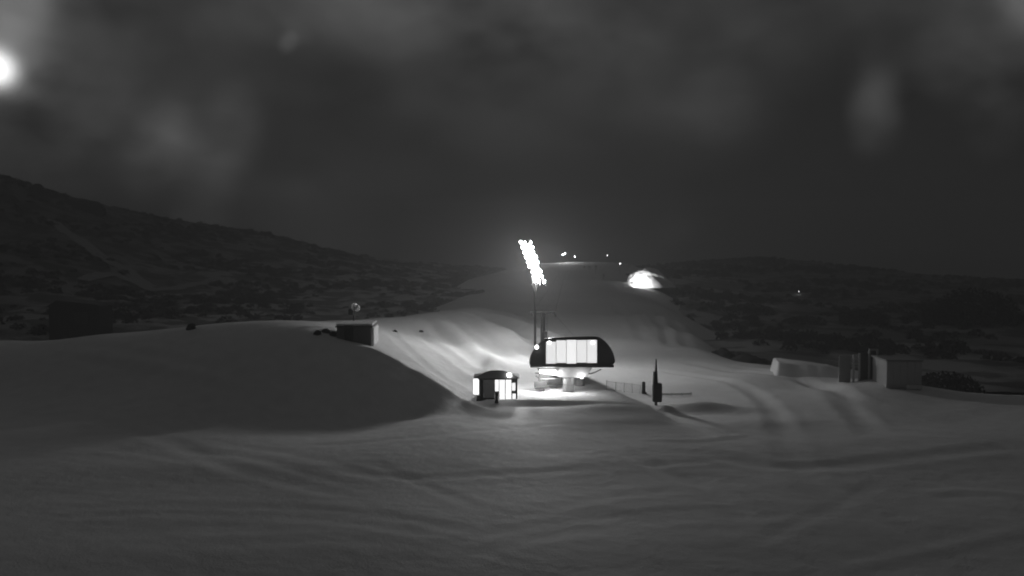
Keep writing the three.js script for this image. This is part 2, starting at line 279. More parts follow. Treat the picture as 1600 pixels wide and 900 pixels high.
// flat-topped bank of ploughed snow on the right
{
  const A = onGround(1205, 575, 94), B = onGround(1345, 590, 92), n = 40, m = 12, p = [], uv = [], idx = [];
  const dir = B.clone().sub(A).setY(0), L = dir.length(); dir.normalize(); const nor = new THREE.Vector3(-dir.z, 0, dir.x);
  for (let i = 0; i <= n; i++) for (let k = 0; k <= m; k++) {
    const s = i / n, t = k / m * 2 - 1, q = A.clone().addScaledVector(dir, s * L).addScaledVector(nor, t * 3.2);
    const e = smooth(0, 0.05, s) * (1 - smooth(0.95, 1, s)) * (1 - smooth(0.6, 1, Math.abs(t)));
    const y = gy(q.x, -q.z) - 0.3 + e * (1.75 - 0.5 * s + 0.12 * perlin.noise(q.x * 0.6, q.z * 0.6, 2));
    p.push(q.x, y, q.z); uv.push(s * 2, t);
    if (i && k) { const a = (i - 1) * (m + 1) + k - 1; idx.push(a, a + 1, a + m + 1, a + 1, a + m + 2, a + m + 1); }
  }
  const g = new THREE.BufferGeometry(); g.setAttribute('position', new THREE.Float32BufferAttribute(p, 3)); g.setAttribute('uv', new THREE.Float32BufferAttribute(uv, 2)); g.setIndex(idx); g.computeVertexNormals();
  const o = new THREE.Mesh(g, M.heap); o.material = M.heap.clone(); o.material.side = THREE.DoubleSide; o.name = 'snow_bank';
  o.userData = { label: 'long flat-topped bank of ploughed snow beside the board screen', category: 'snow bank' }; scene.add(o);
}

// ------------------------------------------------------------------ chairlift station
{
  const D = 80, s = D / F, base = at(893, 618, D); base.y = gy(base.x, D) - 0.15;
  const bottom = at(893, 618, D).y - base.y;                       // the photograph's ground row above the group's base
  const P = (px, py) => [(px - 893) * s, (618 - py) * s + bottom];
  const st = thing('chairlift_station', 'domed dark chairlift station with a row of brightly lit windows', 'chairlift station', base, 0.02);
  const sh = new THREE.Shape(); const o = [[829, 571], [828, 562], [831, 552], [838, 541], [846, 534], [855, 529.5], [870, 527.5], [905, 526.5], [932, 526.5], [942, 531], [951, 540], [957, 550], [960, 560], [960, 566], [955, 570]].map(q => P(...q));
  sh.moveTo(...o[0]); sh.splineThru(o.slice(1).map(q => new THREE.Vector2(...q))); sh.lineTo(...o[0]);
  const yb = P(0, 571)[1], taper = g => { const q = g.attributes.position; for (let i = 0; i < q.count; i++) { const k = Math.max(0, -q.getZ(i)), x = q.getX(i), y = q.getY(i); q.setXYZ(i, x * (1 - 0.035 * k - 0.0015 * k * k), yb + (y - yb) * (1 - 0.062 * k), q.getZ(i)); } g.computeVertexNormals(); return g; };
  part('shell', taper(new THREE.ExtrudeGeometry(sh, { depth: 12, steps: 12, bevelEnabled: true, bevelSize: 0.12, bevelThickness: 0.25, bevelSegments: 4, curveSegments: 40 }).translate(0, 0, -12.3)), M.shell, st);
  part('lower_lip', box(8.5, 0.28, 3, 0.05, P(0, 571.5)[1], -1.3, 0.1), M.darkSteel, st);
  // windows: five panes in a proud frame
  const [wx0, wy1] = P(852.5, 530), [wx1, wy0] = P(933, 567.5), zf = -0.02, pw = (wx1 - wx0) / 5;
  part('window_frame', [box(wx1 - wx0 + 0.3, 0.14, 0.16, (wx0 + wx1) / 2, wy1 + 0.06, zf + 0.04), box(wx1 - wx0 + 0.3, 0.16, 0.16, (wx0 + wx1) / 2, wy0 - 0.08, zf + 0.04), box(0.14, wy1 - wy0, 0.16, wx0 - 0.08, (wy0 + wy1) / 2, zf + 0.04), box(0.14, wy1 - wy0, 0.16, wx1 + 0.08, (wy0 + wy1) / 2, zf + 0.04)], M.darkSteel, st);
  const tops = [0.2, 0.06, 0, 0.04, 0.0], lows = [0, 0.08, 0, 0.1, 0.06], lum = [0.84, 0.9, 0.97, 0.86, 0.88];
  for (let i = 0; i < 5; i++) {
    const y0 = wy0 + lows[i], y1 = wy1 - tops[i];
    const f = part('window', [box(pw - 0.05, y1 - y0, 0.03, wx0 + pw * (i + 0.5), (y0 + y1) / 2, zf + 0.02, 0.005)], glow(lum[i]), st);
    if (i) part('mullion', [box(0.035, wy1 - wy0, 0.05, wx0 + pw * i, (wy0 + wy1) / 2, zf + 0.03, 0.01)], M.frosted, st);
    void f;
  }
  for (const x of [wx0 + 0.35, wx1 - 0.45]) part('window_lamp', new THREE.SphereGeometry(0.2, 16, 12).scale(1.1, 1, 0.3).translate(x, wy1 - 0.28, zf + 0.1), glow(2.2), st);
  const wl = new THREE.RectAreaLight(0xffffff, 0.5, wx1 - wx0, wy1 - wy0); wl.position.set((wx0 + wx1) / 2, (wy0 + wy1) / 2, zf + 0.14); wl.rotation.y = Math.PI; st.add(wl); wl.lookAt(wl.getWorldPosition(new THREE.Vector3()).add(new THREE.Vector3(0.1, 0, 1)));
  // soffit, lamp strip, pillars
  const so = new THREE.Shape(); const q = [[841, 574], [926, 574], [918, 588], [905, 590], [880, 590], [866, 586], [843, 583]].map(a => P(...a)); so.moveTo(...q[0]); q.slice(1).forEach(a => so.lineTo(...a));
  part('soffit', new THREE.ExtrudeGeometry(so, { depth: 5, bevelEnabled: true, bevelSize: 0.05, bevelThickness: 0.05, bevelSegments: 2 }).translate(0, 0, -5.4), M.concrete, st);
  const [lx0, ly] = P(842, 579.5), [lx1] = P(869, 580);
  part('lamp_strip', new THREE.CapsuleGeometry(0.17, lx1 - lx0 - 0.3, 6, 14).rotateZ(Math.PI / 2).translate((lx0 + lx1) / 2, ly, -0.12), glow(3), st);
  for (const k of [0.2, 0.5, 0.8]) { const l = new THREE.PointLight(0xffffff, 20, 0, 2); l.position.set(lx0 + (lx1 - lx0) * k, ly - 0.28, 0.18); l.castShadow = true; l.shadow.radius = 6; st.add(l); }
  { const [sx, sy] = P(909, 588.5), b = part('soffit_lamp', new THREE.SphereGeometry(0.15, 16, 12).scale(1.4, 0.7, 1).translate(sx, sy - 0.1, 0.05), glow(2), st), l = new THREE.PointLight(0xffffff, 6, 0, 2); l.position.set(sx, sy - 0.1, 0.05); l.castShadow = true; l.shadow.radius = 7; b.add(l); }
  const pil = (px0, px1, z, mat) => { const [a] = P(px0, 0), [b] = P(px1, 0), top = P(0, 589)[1], w = b - a;
    const p = part('pillar', new THREE.CylinderGeometry(w / 2, w / 2, top + 0.3, 28).translate((a + b) / 2, top / 2 - 0.15, z), mat, st);
    part('collar', [0.12, 0.5, 0.92].map(k => new THREE.TorusGeometry(w / 2 + 0.01, 0.045, 8, 30).rotateX(Math.PI / 2).translate((a + b) / 2, top * k, z)), M.steel, p);
    part('hatch', box(w * 0.45, top * 0.55, 0.06, (a + b) / 2, top * 0.42, z + w / 2, 0.02), M.mid, p); };
  pil(881, 898, -0.9, M.mid); pil(906, 921, -4.5, M.mid);
  part('guide_rail', tube([[-3.6, 1.75, -0.9], [-3.2, 1.6, -0.2], [-1.6, 1.6, 0], [-0.9, 1.7, -0.4]], 0.05), M.steel, st);
  part('guide_rail', tube([[-3.6, 1.9, -1.9], [-2, 1.85, -1.6], [2, 1.85, -1.6], [3.4, 2.1, -3]], 0.06), M.steel, st);
  part('drive_box', [box(1.5, 0.55, 1.8, -1.9, 1.95, -3, 0.1)], M.darkSteel, st);
  // lamp at the left shoulder
  const [ax, ay] = P(838, 541.5);
  const lampArm = part('lamp_bracket', [rod([ax + 0.7, ay - 0.1, -1], [ax, ay, -0.1], 0.04)], M.steel, st);
  part('shoulder_lamp', new THREE.SphereGeometry(0.2, 18, 14).translate(ax, ay, 0), glow(6), lampArm);
  const l = new THREE.PointLight(0xffffff, 3, 0, 2); l.position.set(ax, ay, 0); l.castShadow = true; l.shadow.radius = 8; lampArm.add(l);
  // chairs standing in the loading bay
  const chair = thing('lift_chair', 'dark lift chair hanging under the station, nearest the lamp strip', 'lift chair', at(846, 612, D + 0.8).setY(base.y + 0.05), 0.5, 'chairs in the loading bay');
  const seatL = 1.5;
  part('seat', box(seatL, 0.1, 0.5, 0, 0.5, 0.1, 0.04), M.cloth, chair); part('backrest', box(seatL, 0.55, 0.08, 0, 0.85, -0.18, 0.04), M.cloth, chair);
  part('hanger', [tube([[0, 0.55, -0.2], [0, 1.2, -0.5], [0, 1.8, -0.35], [0, 2.15, 0]], 0.045)], M.steel, chair);
  part('safety_bar', [tube([[-0.7, 0.75, -0.2], [-0.72, 0.8, 0.35], [0, 0.8, 0.42], [0.72, 0.8, 0.35], [0.7, 0.75, -0.2]], 0.03)], M.steel, chair);
  part('footrest', [rod([-0.6, 0.12, 0.4], [0.6, 0.12, 0.4], 0.025), rod([0, 0.8, 0.42], [0, 0.12, 0.4], 0.02)], M.steel, chair);
  const c2 = chair.clone(); c2.name = numbered('lift_chair'); c2.position.copy(at(868, 612, D + 2.4).setY(base.y + 0.1)); c2.rotation.y = 0.3; c2.userData = { ...chair.userData, label: 'dark lift chair beside the left side of the front pillar' }; scene.add(c2);
}

// ------------------------------------------------------------------ operator cabin left of the station
{
  const D = 76, s = D / F, base = at(774, 626, D); const by = base.y; base.y = Math.min(gy(base.x, D), by) - 0.05; const up = by - base.y;
  const X = px => (px - 774) * s, Y = py => (626 - py) * s + up;
  const c = thing('operator_cabin', 'small glazed lift cabin with curved roof and lit windows left of the station', 'cabin', base, 0);
  const dz = -2.6, y0 = Y(624), y1 = Y(591.5);
  part('floor', box(X(809) - X(745) + 0.1, 0.14, 2.7, (X(809) + X(745)) / 2, y0 - 0.07, -1.3, 0.03), M.darkSteel, c);
  for (const [x, z] of [[X(752.5), 0], [X(807.3), 0], [X(745), dz], [X(807.3), dz]]) part('corner_post', box(x === X(752.5) ? 0.34 : 0.16, y1 - y0 + 0.1, 0.16, x, (y0 + y1) / 2 - 0.04, z, 0.03), M.darkSteel, c);
  part('roof_beam', [box(X(809) - X(747), 0.16, 0.2, (X(809) + X(747)) / 2, y1 + 0.02, 0.02, 0.03)], M.darkSteel, c);
  // curved roof
  const rs = new THREE.Shape(); rs.moveTo(X(740), Y(590.5)); rs.splineThru([[748, 586.5], [760, 580.5], [772, 578.2], [785, 578.8], [798, 582.5], [811, 590.5]].map(a => new THREE.Vector2(X(a[0]), Y(a[1])))); rs.lineTo(X(740), Y(590.5));
  part('roof', new THREE.ExtrudeGeometry(rs, { depth: 2.9, bevelEnabled: true, bevelSize: 0.04, bevelThickness: 0.06, bevelSegments: 3, curveSegments: 30, steps: 6 }).translate(0, 0, -2.75), M.mid, c); { const q = c.children[c.children.length - 1].geometry.attributes.position, yb = Y(590.5); for (let i = 0; i < q.count; i++) q.setY(i, yb + (q.getY(i) - yb) * (1 + 0.3 * Math.min(0, q.getZ(i)))); }
  const pane = (x0, x1, ya, yb, lum, z = 0) => part('window', box(X(x1) - X(x0), Y(ya) - Y(yb), 0.05, (X(x0) + X(x1)) / 2, (Y(ya) + Y(yb)) / 2, z, 0.01), glow(lum), c);
  // slanting lit glass on the left end
  part('window', box(0.62, Y(590) - Y(617), 0.06, 0, 0, 0, 0.01).rotateY(-0.5).translate(X(743.5), (Y(590) + Y(617)) / 2, -0.25), glow(1.5), c);
  part('wall_panel', box(X(772.5) - X(756), Y(592) - Y(622), 0.08, (X(772.5) + X(756)) / 2, (Y(592) + Y(622)) / 2, 0, 0.01), M.frosted, c);
  part('sill', box(X(772.5) - X(756) + 0.05, 0.12, 0.16, (X(772.5) + X(756)) / 2, Y(622.5), 0.02, 0.02), M.darkSteel, c);
  pane(773.5, 779.5, 593, 611, 1.2); pane(780.3, 789.2, 593, 624, 1.15); pane(790.4, 799, 593, 624, 1.4); pane(800, 805.5, 598, 610, 1.1); pane(801, 806.5, 615, 624, 1.3);
  part('mullion', [779.9, 789.8, 799.5].map(x => box(0.05, Y(592) - Y(624), 0.09, X(x), (Y(592) + Y(624)) / 2, 0.01, 0.01)), M.darkSteel, c);
  part('rail', box(X(807) - X(799.6), 0.09, 0.09, X(803.3), Y(612.5), 0.01, 0.02), M.darkSteel, c); part('rail', box(X(807) - X(799.6), 0.12, 0.07, X(803.3), Y(595), 0.01, 0.02), M.darkSteel, c);
  part('rear_wall', box(X(807) - X(745), y1 - y0, 0.06, (X(807) + X(745)) / 2, (y0 + y1) / 2, dz, 0.01), M.mid, c);
  part('side_wall', box(0.06, y1 - y0, -dz - 0.2, X(808), (y0 + y1) / 2, dz / 2, 0.01), M.mid, c);
  const lm = part('lamp_bracket', [rod([X(793), Y(588), -0.2], [X(796), Y(585), 0.2], 0.04)], M.steel, c);
  part('roof_lamp', new THREE.SphereGeometry(0.24, 18, 14).scale(1, 0.92, 0.9).translate(X(796), Y(585), 0.25), glow(7), lm);
  const l = new THREE.SpotLight(0xffffff, 12, 0, 1.25, 0.7, 2); l.position.set(X(796) + 0.12, Y(585), 0.1); l.target.position.set(X(796) + 2.2, Y(585) - 1.5, -3); lm.add(l.target); l.castShadow = true; l.shadow.radius = 9; lm.add(l);
  const wl = new THREE.RectAreaLight(0xffffff, 0.12, X(799) - X(780), 1.7); wl.position.set(X(789.5), (y0 + y1) / 2, 0.1); wl.lookAt(X(789.5), (y0 + y1) / 2, 2); c.add(wl); wl.rotation.set(0, Math.PI, 0);
  const g = thing('gate_post', 'short dark gate post before the lit windows of the cabin', 'post', at(776, 626, 75.3).setY(gy(at(776, 626, 75.3).x, 75.3) - 0.05));
  part('post', [box(0.26, 0.95, 0.24, 0, 0.47, 0, 0.06)], M.darkSteel, g); part('base_plate', box(0.36, 0.16, 0.36, 0, 0.08, 0, 0.03), M.darkSteel, g); part('reader', box(0.3, 0.3, 0.28, 0.01, 0.9, 0.02, 0.06), M.darkSteel, g);
}

// ------------------------------------------------------------------ floodlight mast
{
  const D = 104, base = onGround(836, 550, D), m = thing('floodlight_mast', 'tall mast with a slanting rack of dazzling floodlights behind the station', 'floodlight mast', base);
  const loc = (px, py, dz = 0) => { const p = at(px, py, D - dz); return [p.x - base.x, p.y - base.y, dz]; };
  const top = loc(829, 410);
  part('pole', rod([0, -0.3, 0], [loc(836, 440)[0], loc(836, 436)[1], 0], 0.17, 0.1, 14), M.darkSteel, m);
  part('rack', [rod(loc(817, 374), loc(844, 447), 0.07), rod(loc(826, 374), loc(853, 447), 0.05), ...[[820, 384], [827, 404], [834, 423], [841, 441]].map(([x, y]) => rod(loc(x - 6, y), loc(x + 12, y), 0.04)), rod([0, loc(836, 462)[1], 0], loc(840, 440), 0.06), rod([0, loc(836, 470)[1], 0], loc(827, 405), 0.05)], M.steel, m);
  const spots = []; for (let i = 0; i < 9; i++) for (const k of [0, 1, 2]) spots.push([814.5 + i * 2.75 + k * 6.6 + rr(-0.6, 0.6), 379 + i * 7.5 + rr(-0.8, 0.8), k]);
  const aim = [[-30, 2, -92], [-22, 2, -118], [26, 0, -112], [6, 0, -62], [-16, 0, -66], [30, 0, -80], [10, 0, -66], [-34, 2, -104]];
  spots.forEach(([px, py, k], i) => {
    const c = loc(px, py, 0.3), t = aim[i % 8], dir = new THREE.Vector3(t[0] - base.x - c[0], t[1] - base.y - c[1], t[2] - base.z - c[2]).normalize();
    const q = new THREE.Quaternion().setFromUnitVectors(new THREE.Vector3(0, 0, 1), dir);
    const g = (geo, w = 0) => geo.applyQuaternion(q).translate(c[0] + dir.x * w, c[1] + dir.y * w, c[2] + dir.z * w);
    const f = part('floodlight', g(box(0.46, 0.4, 0.2, 0, 0, -0.14, 0.08)), M.steel, m);
    part('lens', g(new THREE.SphereGeometry(0.24, 16, 12).scale(1, 1, 0.6), 0.06), glow(115), f);
    const l = new THREE.SpotLight(0xffffff, [3, 4, 6].includes(i % 8) ? 66 : 30, 0, 1.2, 0.9, 2); l.position.set(...c).addScaledVector(dir, 0.22); l.castShadow = true; l.shadow.radius = 8;
    l.target.position.copy(l.position).addScaledVector(dir, 5); f.add(l, l.target);
  });
  void top;
}

// ------------------------------------------------------------------ lift line
const TOWER = 108;
{
  const base = onGround(848, 545, TOWER), p = (px, py) => { const q = at(px, py, TOWER); return [q.x - base.x, q.y - base.y, 0]; };
  const t = thing('lift_tower', 'dark chairlift tower with crossarm standing just behind the station roof', 'lift tower', base);
  part('column', rod([0, -0.3, 0], p(848, 486), 0.36, 0.26, 16), M.darkSteel, t);
  part('crossarm', [box(3.5, 0.26, 0.34, 0, p(848, 488)[1], 0, 0.05)], M.darkSteel, t);
  for (const sx of [-1.6, 1.6]) { const w = part('sheave_train', box(0.14, 0.16, 2.8, sx, p(0, 491)[1], 0, 0.04), M.darkSteel, t); for (const z of [-1.1, -0.4, 0.4, 1.1]) part('sheave', new THREE.CylinderGeometry(0.2, 0.2, 0.08, 18).rotateZ(Math.PI / 2).translate(sx + 0.11, p(0, 492)[1] - 0.05, z), M.darkSteel, w); }
  part('ladder', [rod([0.34, 0, 0.1], [0.28, p(0, 489)[1], 0.1], 0.025), rod([0.62, 0, 0.1], [0.56, p(0, 489)[1], 0.1], 0.025), ...Array.from({ length: 14 }, (_, i) => rod([0.34, 0.3 + i * 0.38, 0.1], [0.6, 0.3 + i * 0.38, 0.1], 0.015))], M.darkSteel, t);
  part('junction_box', box(0.5, 0.9, 0.35, 0.3, p(0, 523)[1], 0.25, 0.05), M.darkSteel, t);
  const y = p(0, 490.4)[1] + base.y;
  [-1.6, 1.6].forEach((sx, i) => {
    const A = at(i ? 915 : 866, 545, 92), far = at(i ? 885 : 880, 405, 408);
    const o = part('haul_cable', [tube([[A.x, A.y, A.z], [(A.x + base.x + sx) / 2, (A.y + y) / 2 - 0.05, (A.z + base.z) / 2], [base.x + sx, y, base.z]], 0.016, 12, 6), tube([[base.x + sx, y, base.z], [(base.x + sx + far.x) / 2, (y + far.y) / 2 - 2, (base.z + far.z) / 2], [far.x, far.y, far.z]], 0.016, 60, 6)], M.cable, scene);
    o.userData = { label: i ? 'right haul cable running from station over the tower uphill' : 'left haul cable running from station over the tower uphill', category: 'cable' };
  });
}

// ------------------------------------------------------------------ padded marker post, bollard, fence
{
  const D = 73.5, base = onGround(1025, 632, D), s = D / F, py0 = 632 - (base.y - at(1025, 632, D).y) / s, Y = py => (py0 - py) * s;
  const p = thing('marker_post', 'tall dark piste post with padded lower body right of the station', 'post', base);
  part('pole', [rod([0, -0.3, 0], [-0.02, Y(580), 0], 0.13, 0.13, 12), rod([-0.02, Y(584), 0], [-0.02, Y(560), 0], 0.13, 0.05, 12)], M.darkSteel, p);
  part('sleeve', new THREE.CylinderGeometry(0.2, 0.26, Y(580) - Y(602), 16).translate(-0.08, (Y(580) + Y(602)) / 2, 0), M.darkSteel, p);
  part('padding', box(0.86, Y(598) - Y(628), 0.55, 0.1, (Y(598) + Y(628)) / 2, 0, 0.14), M.cloth, p);
  for (const k of [605, 619]) part('strap', box(0.89, 0.06, 0.58, 0.1, Y(k), 0, 0.03), M.darkSteel, p);
  const D2 = 81, b = onGround(1005.5, 610, D2), k = thing('bollard', 'short dark bollard left of the tall padded post', 'bollard', b);
  part('post', [new THREE.CylinderGeometry(0.17, 0.21, 1.1, 14).translate(0, 0.5, 0)], M.darkSteel, k); part('cap', new THREE.SphereGeometry(0.19, 14, 8, 0, 6.3, 0, 1.6).translate(0, 1.05, 0), M.darkSteel, k); part('foot', box(0.55, 0.16, 0.5, 0.06, 0.06, 0, 0.05), M.darkSteel, k);
}
function fence(label, pts, h, mat) { // net between stakes
  const P = pts.map(([px, py, d]) => onGround(px, py, d)), c = P[0], f = thing('safety_fence', label, 'fence', c);
  P.forEach((p, i) => {
    const a = p.clone().sub(c); part('stake', rod([a.x, -0.2 + a.y, a.z], [a.x + rr(-0.06, 0.06), a.y + h, a.z], 0.035, 0.03, 8), mat, f);
    if (!i) return;
    const b = P[i - 1].clone().sub(c), g = [];
    for (let k = 0; k <= 6; k++) g.push(rod([b.x, b.y + 0.1 + (h - 0.2) * k / 6, b.z], [a.x, a.y + 0.1 + (h - 0.2) * k / 6, a.z], k % 6 ? 0.008 : 0.018, undefined, 5));
    const n = Math.round(a.distanceTo(b) / 0.22);
    for (let k = 1; k < n; k++) { const t = k / n, q = b.clone().lerp(a, t); g.push(rod([q.x, q.y + 0.1, q.z], [q.x, q.y + h - 0.1, q.z], 0.008, undefined, 4)); }
    part('net', g, mat, f);
  });
}
fence('sagging safety net on stakes between the station and the bollard', [[948, 608, 82], [962, 609, 81.5], [975, 609, 81.2], [988, 610, 81], [1000, 611, 80.7]], 1.0, M.frosted);
fence('low dark safety net running right from the padded post', [[1034, 612, 80], [1050, 612.5, 80], [1066, 613, 80], [1080, 613, 80.2]], 0.35, M.mid);

// ------------------------------------------------------------------ left hut, snow gun, scrub beside it
{
  const D = 80, base = onGround(553, 541, D), s = D / F, up = at(553, 541, D).y - base.y, Y = py => (541 - py) * s + up;
  const h = thing('snow_shed', 'low dark shed half buried on the crest of the left bank', 'shed', base, 0.06), w = (580 - 527) * s, top = Y(511);
  part('wall', box(w, top + 0.6, 4, 0, top / 2 - 0.3, -2, 0.05), M.timber, h);
  for (let i = 0; i < 8; i++) part('plank', box(w / 8 - 0.03, top - 0.15, 0.05, -w / 2 + w / 8 * (i + 0.5), top / 2, 0.03, 0.01), M.timber, h);
  part('door', box(0.9, 1.7, 0.08, -0.5, 0.85, 0.07, 0.02), M.darkSteel, h);
  part('roof', box(w + 0.35, 0.14, 4.4, 0.05, top + 0.05, -2, 0.04), M.steel, h);
  part('roof_snow', box(w + 0.2, 0.22, 4.2, 0.05, top + 0.22, -2.05, 0.1), M.heap, h);
  part('drifted_snow', box(0.35, top + 0.4, 4.1, w / 2 + 0.16, top / 2 - 0.25, -2, 0.15), M.heap, h);
  const D2 = 86, b2 = onGround(553, 512, D2), u2 = at(553, 512, D2).y - b2.y, Z = py => (512 - py) * D2 / F + u2, g = thing('snow_gun', 'snow gun with a pale head on a pole behind the low shed', 'snow gun', b2);
  part('pole', rod([0, -0.4, 0], [0, Z(490), 0], 0.11, 0.09, 12), M.steel, g);
  part('arm', [rod([0, Z(492), 0], [0.25, Z(484), 0.2], 0.07), rod([0, Z(490), 0], [-0.3, Z(484), 0], 0.05)], M.steel, g);
  part('barrel', new THREE.CylinderGeometry(0.34, 0.42, 0.95, 22, 1, true).rotateX(Math.PI / 2 - 0.3).translate(0.22, Z(479.5), 0.2), new THREE.MeshStandardMaterial({ color: 0xaaaaaa, roughness: 0.5, side: THREE.DoubleSide }), g);
  part('nozzle_ring', new THREE.TorusGeometry(0.4, 0.05, 10, 28).rotateX(-0.3).translate(0.22, Z(478), 0.66), M.pale, g);
  part('fan', [new THREE.SphereGeometry(0.12, 12, 10).translate(0.22, Z(479), 0.3), ...Array.from({ length: 6 }, (_, i) => box(0.09, 0.3, 0.02, 0, 0.18, 0, 0.005).rotateY(0.5).rotateZ(i * Math.PI / 3).translate(0.22, Z(479), 0.3))], M.mid, g);
  part('cabinet', box(0.55, 0.7, 0.5, -0.28, Z(487), 0, 0.06), M.steel, g);
  const hl = part('head_lamp', new THREE.SphereGeometry(0.07, 12, 10).translate(0.36, Z(474.5), 0.5), glow(0.5), g);
  const l = new THREE.PointLight(0xffffff, 0.12, 0, 2); l.position.set(0.36, Z(474.5), 0.5); hl.add(l);
}
// leaves as small faces spread through a volume
function leafMass(n, rx, ry, rz, size, dome = true) {
  const p = [], uv = [], v = new THREE.Vector3(), e = new THREE.Euler(), a = [new THREE.Vector3(), new THREE.Vector3(), new THREE.Vector3(), new THREE.Vector3()];
  for (let i = 0; i < n; i++) {
    do v.set(rr(-1, 1), dome ? rr(0, 1) : rr(-1, 1), rr(-1, 1)); while (v.length() > 1 || v.length() < rr(0, 0.8));
    const s = size * rr(0.6, 1.4), cx = v.x * rx, cy = v.y * ry, cz = v.z * rz; e.set(rr(-1, 1), rr(0, 6.3), rr(-1, 1));
    a[0].set(-s * 0.4, 0, 0); a[1].set(0, 0, -s * 0.3); a[2].set(s * 0.5, s * 0.2, 0); a[3].set(0, 0, s * 0.3);
    a.forEach(q => { q.applyEuler(e); q.x += cx; q.y += cy; q.z += cz; });
    for (const k of [0, 1, 2, 0, 2, 3]) { p.push(a[k].x, a[k].y, a[k].z); uv.push(0, 0); }
  }
  const g = new THREE.BufferGeometry(); g.setAttribute('position', new THREE.Float32BufferAttribute(p, 3)); g.setAttribute('uv', new THREE.Float32BufferAttribute(uv, 2)); g.computeVertexNormals(); return g;
}
function stems(n, r, h) { return Array.from({ length: n }, () => { const a = rr(0, 6.3), q = r * rr(0.3, 0.9); return rod([Math.cos(a) * 0.1, -0.3, Math.sin(a) * 0.1], [Math.cos(a) * q, h * rr(0.5, 0.9), Math.sin(a) * q], 0.03, 0.012, 5); }); }
function bush(label, px, py, d, rx, ry, f, group, name = 'bush', n = 500) {
  const p = at(px, py, d); p.y = f(p.x, d) - 0.1;
  const b = thing(name, label, name === 'bush' ? 'bush' : 'thicket', p, 0, group);
  part('stem', stems(7, rx, ry), M.bark, b); part('foliage', leafMass(n, rx, ry, rx * 0.8, 0.3 + 0.04 * rx), M.leaf, b);
}
bush('small bare bush left of the low shed, closest to it', 521, 527, 80.6, 0.4, 0.5, groundHeight);
bush('tiny bush second to the left of the low shed', 509, 525, 81.2, 0.4, 0.45, groundHeight);
bush('tiny bush third to the left of the low shed', 496, 530, 80.2, 0.35, 0.4, groundHeight);
bush('lone small bush on the snow crest far left of the shed', 299, 518, 86.5, 0.5, 0.7, groundHeight);
bush('small tuft of brush poking through the lit slope behind the shed', 658, 505, 112, 0.3, 0.25, groundHeight, undefined, 'bush', 200);
bush('small tuft of brush higher on the lit slope behind the shed', 617, 510, 106, 0.3, 0.25, groundHeight, undefined, 'bush', 200);

// ------------------------------------------------------------------ shed and board screen on the right
{
  const D = 78, s = D / F, base = onGround(1412, 610, D), up = at(1412, 610, D).y - base.y, Y = py => (610 - py) * s + up, w = 54 * s;
  const h = thing('pale_shed', 'pale boxy shed with flat roof at the right edge of the piste', 'shed', base, -0.05);
  part('wall', box(w, Y(564) + 0.5, 3.4, 0, Y(564) / 2 - 0.25, -1.7, 0.04), M.frosted, h);
  for (let i = 0; i < 5; i++) part('panel', box(w / 5 - 0.025, Y(565) - Y(601), 0.05, -w / 2 + w / 5 * (i + 0.5), (Y(565) + Y(601)) / 2, 0.03, 0.008), M.frosted, h);
  part('roof', box(w + 0.25, 0.16, 3.7, 0, Y(563) + 0.02, -1.7, 0.04), M.mid, h);
  part('plinth', box(w * 0.42, 0.42, 0.35, w * 0.28, Y(604), 0.16, 0.05), M.pale, h);
  part('step', box(w * 0.5, 0.25, 0.4, -w * 0.22, Y(608), 0.18, 0.04), M.mid, h);
  const D2 = 82, b = onGround(1350, 592, D2), u = at(1350, 592, D2).y - b.y, Z = py => (592 - py) * D2 / F + u, x = px => (px - 1350) * D2 / F;
  const p = thing('board_screen', 'tall upright boards with pale posts left of the pale shed', 'screen', b);
  part('board', box(x(1331) - x(1313), Z(556) + 0.3, 0.1, x(1322), Z(556) / 2 - 0.15, -0.4, 0.02), M.mid, p);
  part('board', box(x(1357) - x(1343), Z(552) + 0.3, 0.1, x(1350), Z(552) / 2 - 0.15, -0.1, 0.02), M.timber, p);
  part('board', box(x(1368) - x(1358), Z(549) + 0.4, 0.1, x(1363), Z(549) / 2 - 0.2, 0, 0.02), M.timber, p);
  for (const [px, t] of [[1333, 554], [1342, 551.5], [1357.5, 547], [1370, 545.5]]) part('post', box(0.2, Z(t) + 0.4, 0.18, x(px), Z(t) / 2 - 0.2, 0.04, 0.03), M.frosted, p);
  part('top_rail', box(x(1371) - x(1357), 0.16, 0.2, x(1364), Z(546), 0.02, 0.03), M.frosted, p); part('top_rail', box(x(1343) - x(1332), 0.1, 0.16, x(1337.5), Z(554), 0, 0.03), M.frosted, p);
  part('dark_panel', box(x(1384) - x(1372), Z(562) + 0.3, 0.12, x(1378), Z(562) / 2 - 0.15, 0.15, 0.02), M.darkSteel, p);  // dark panel standing in for the dark gap beside the shed
}

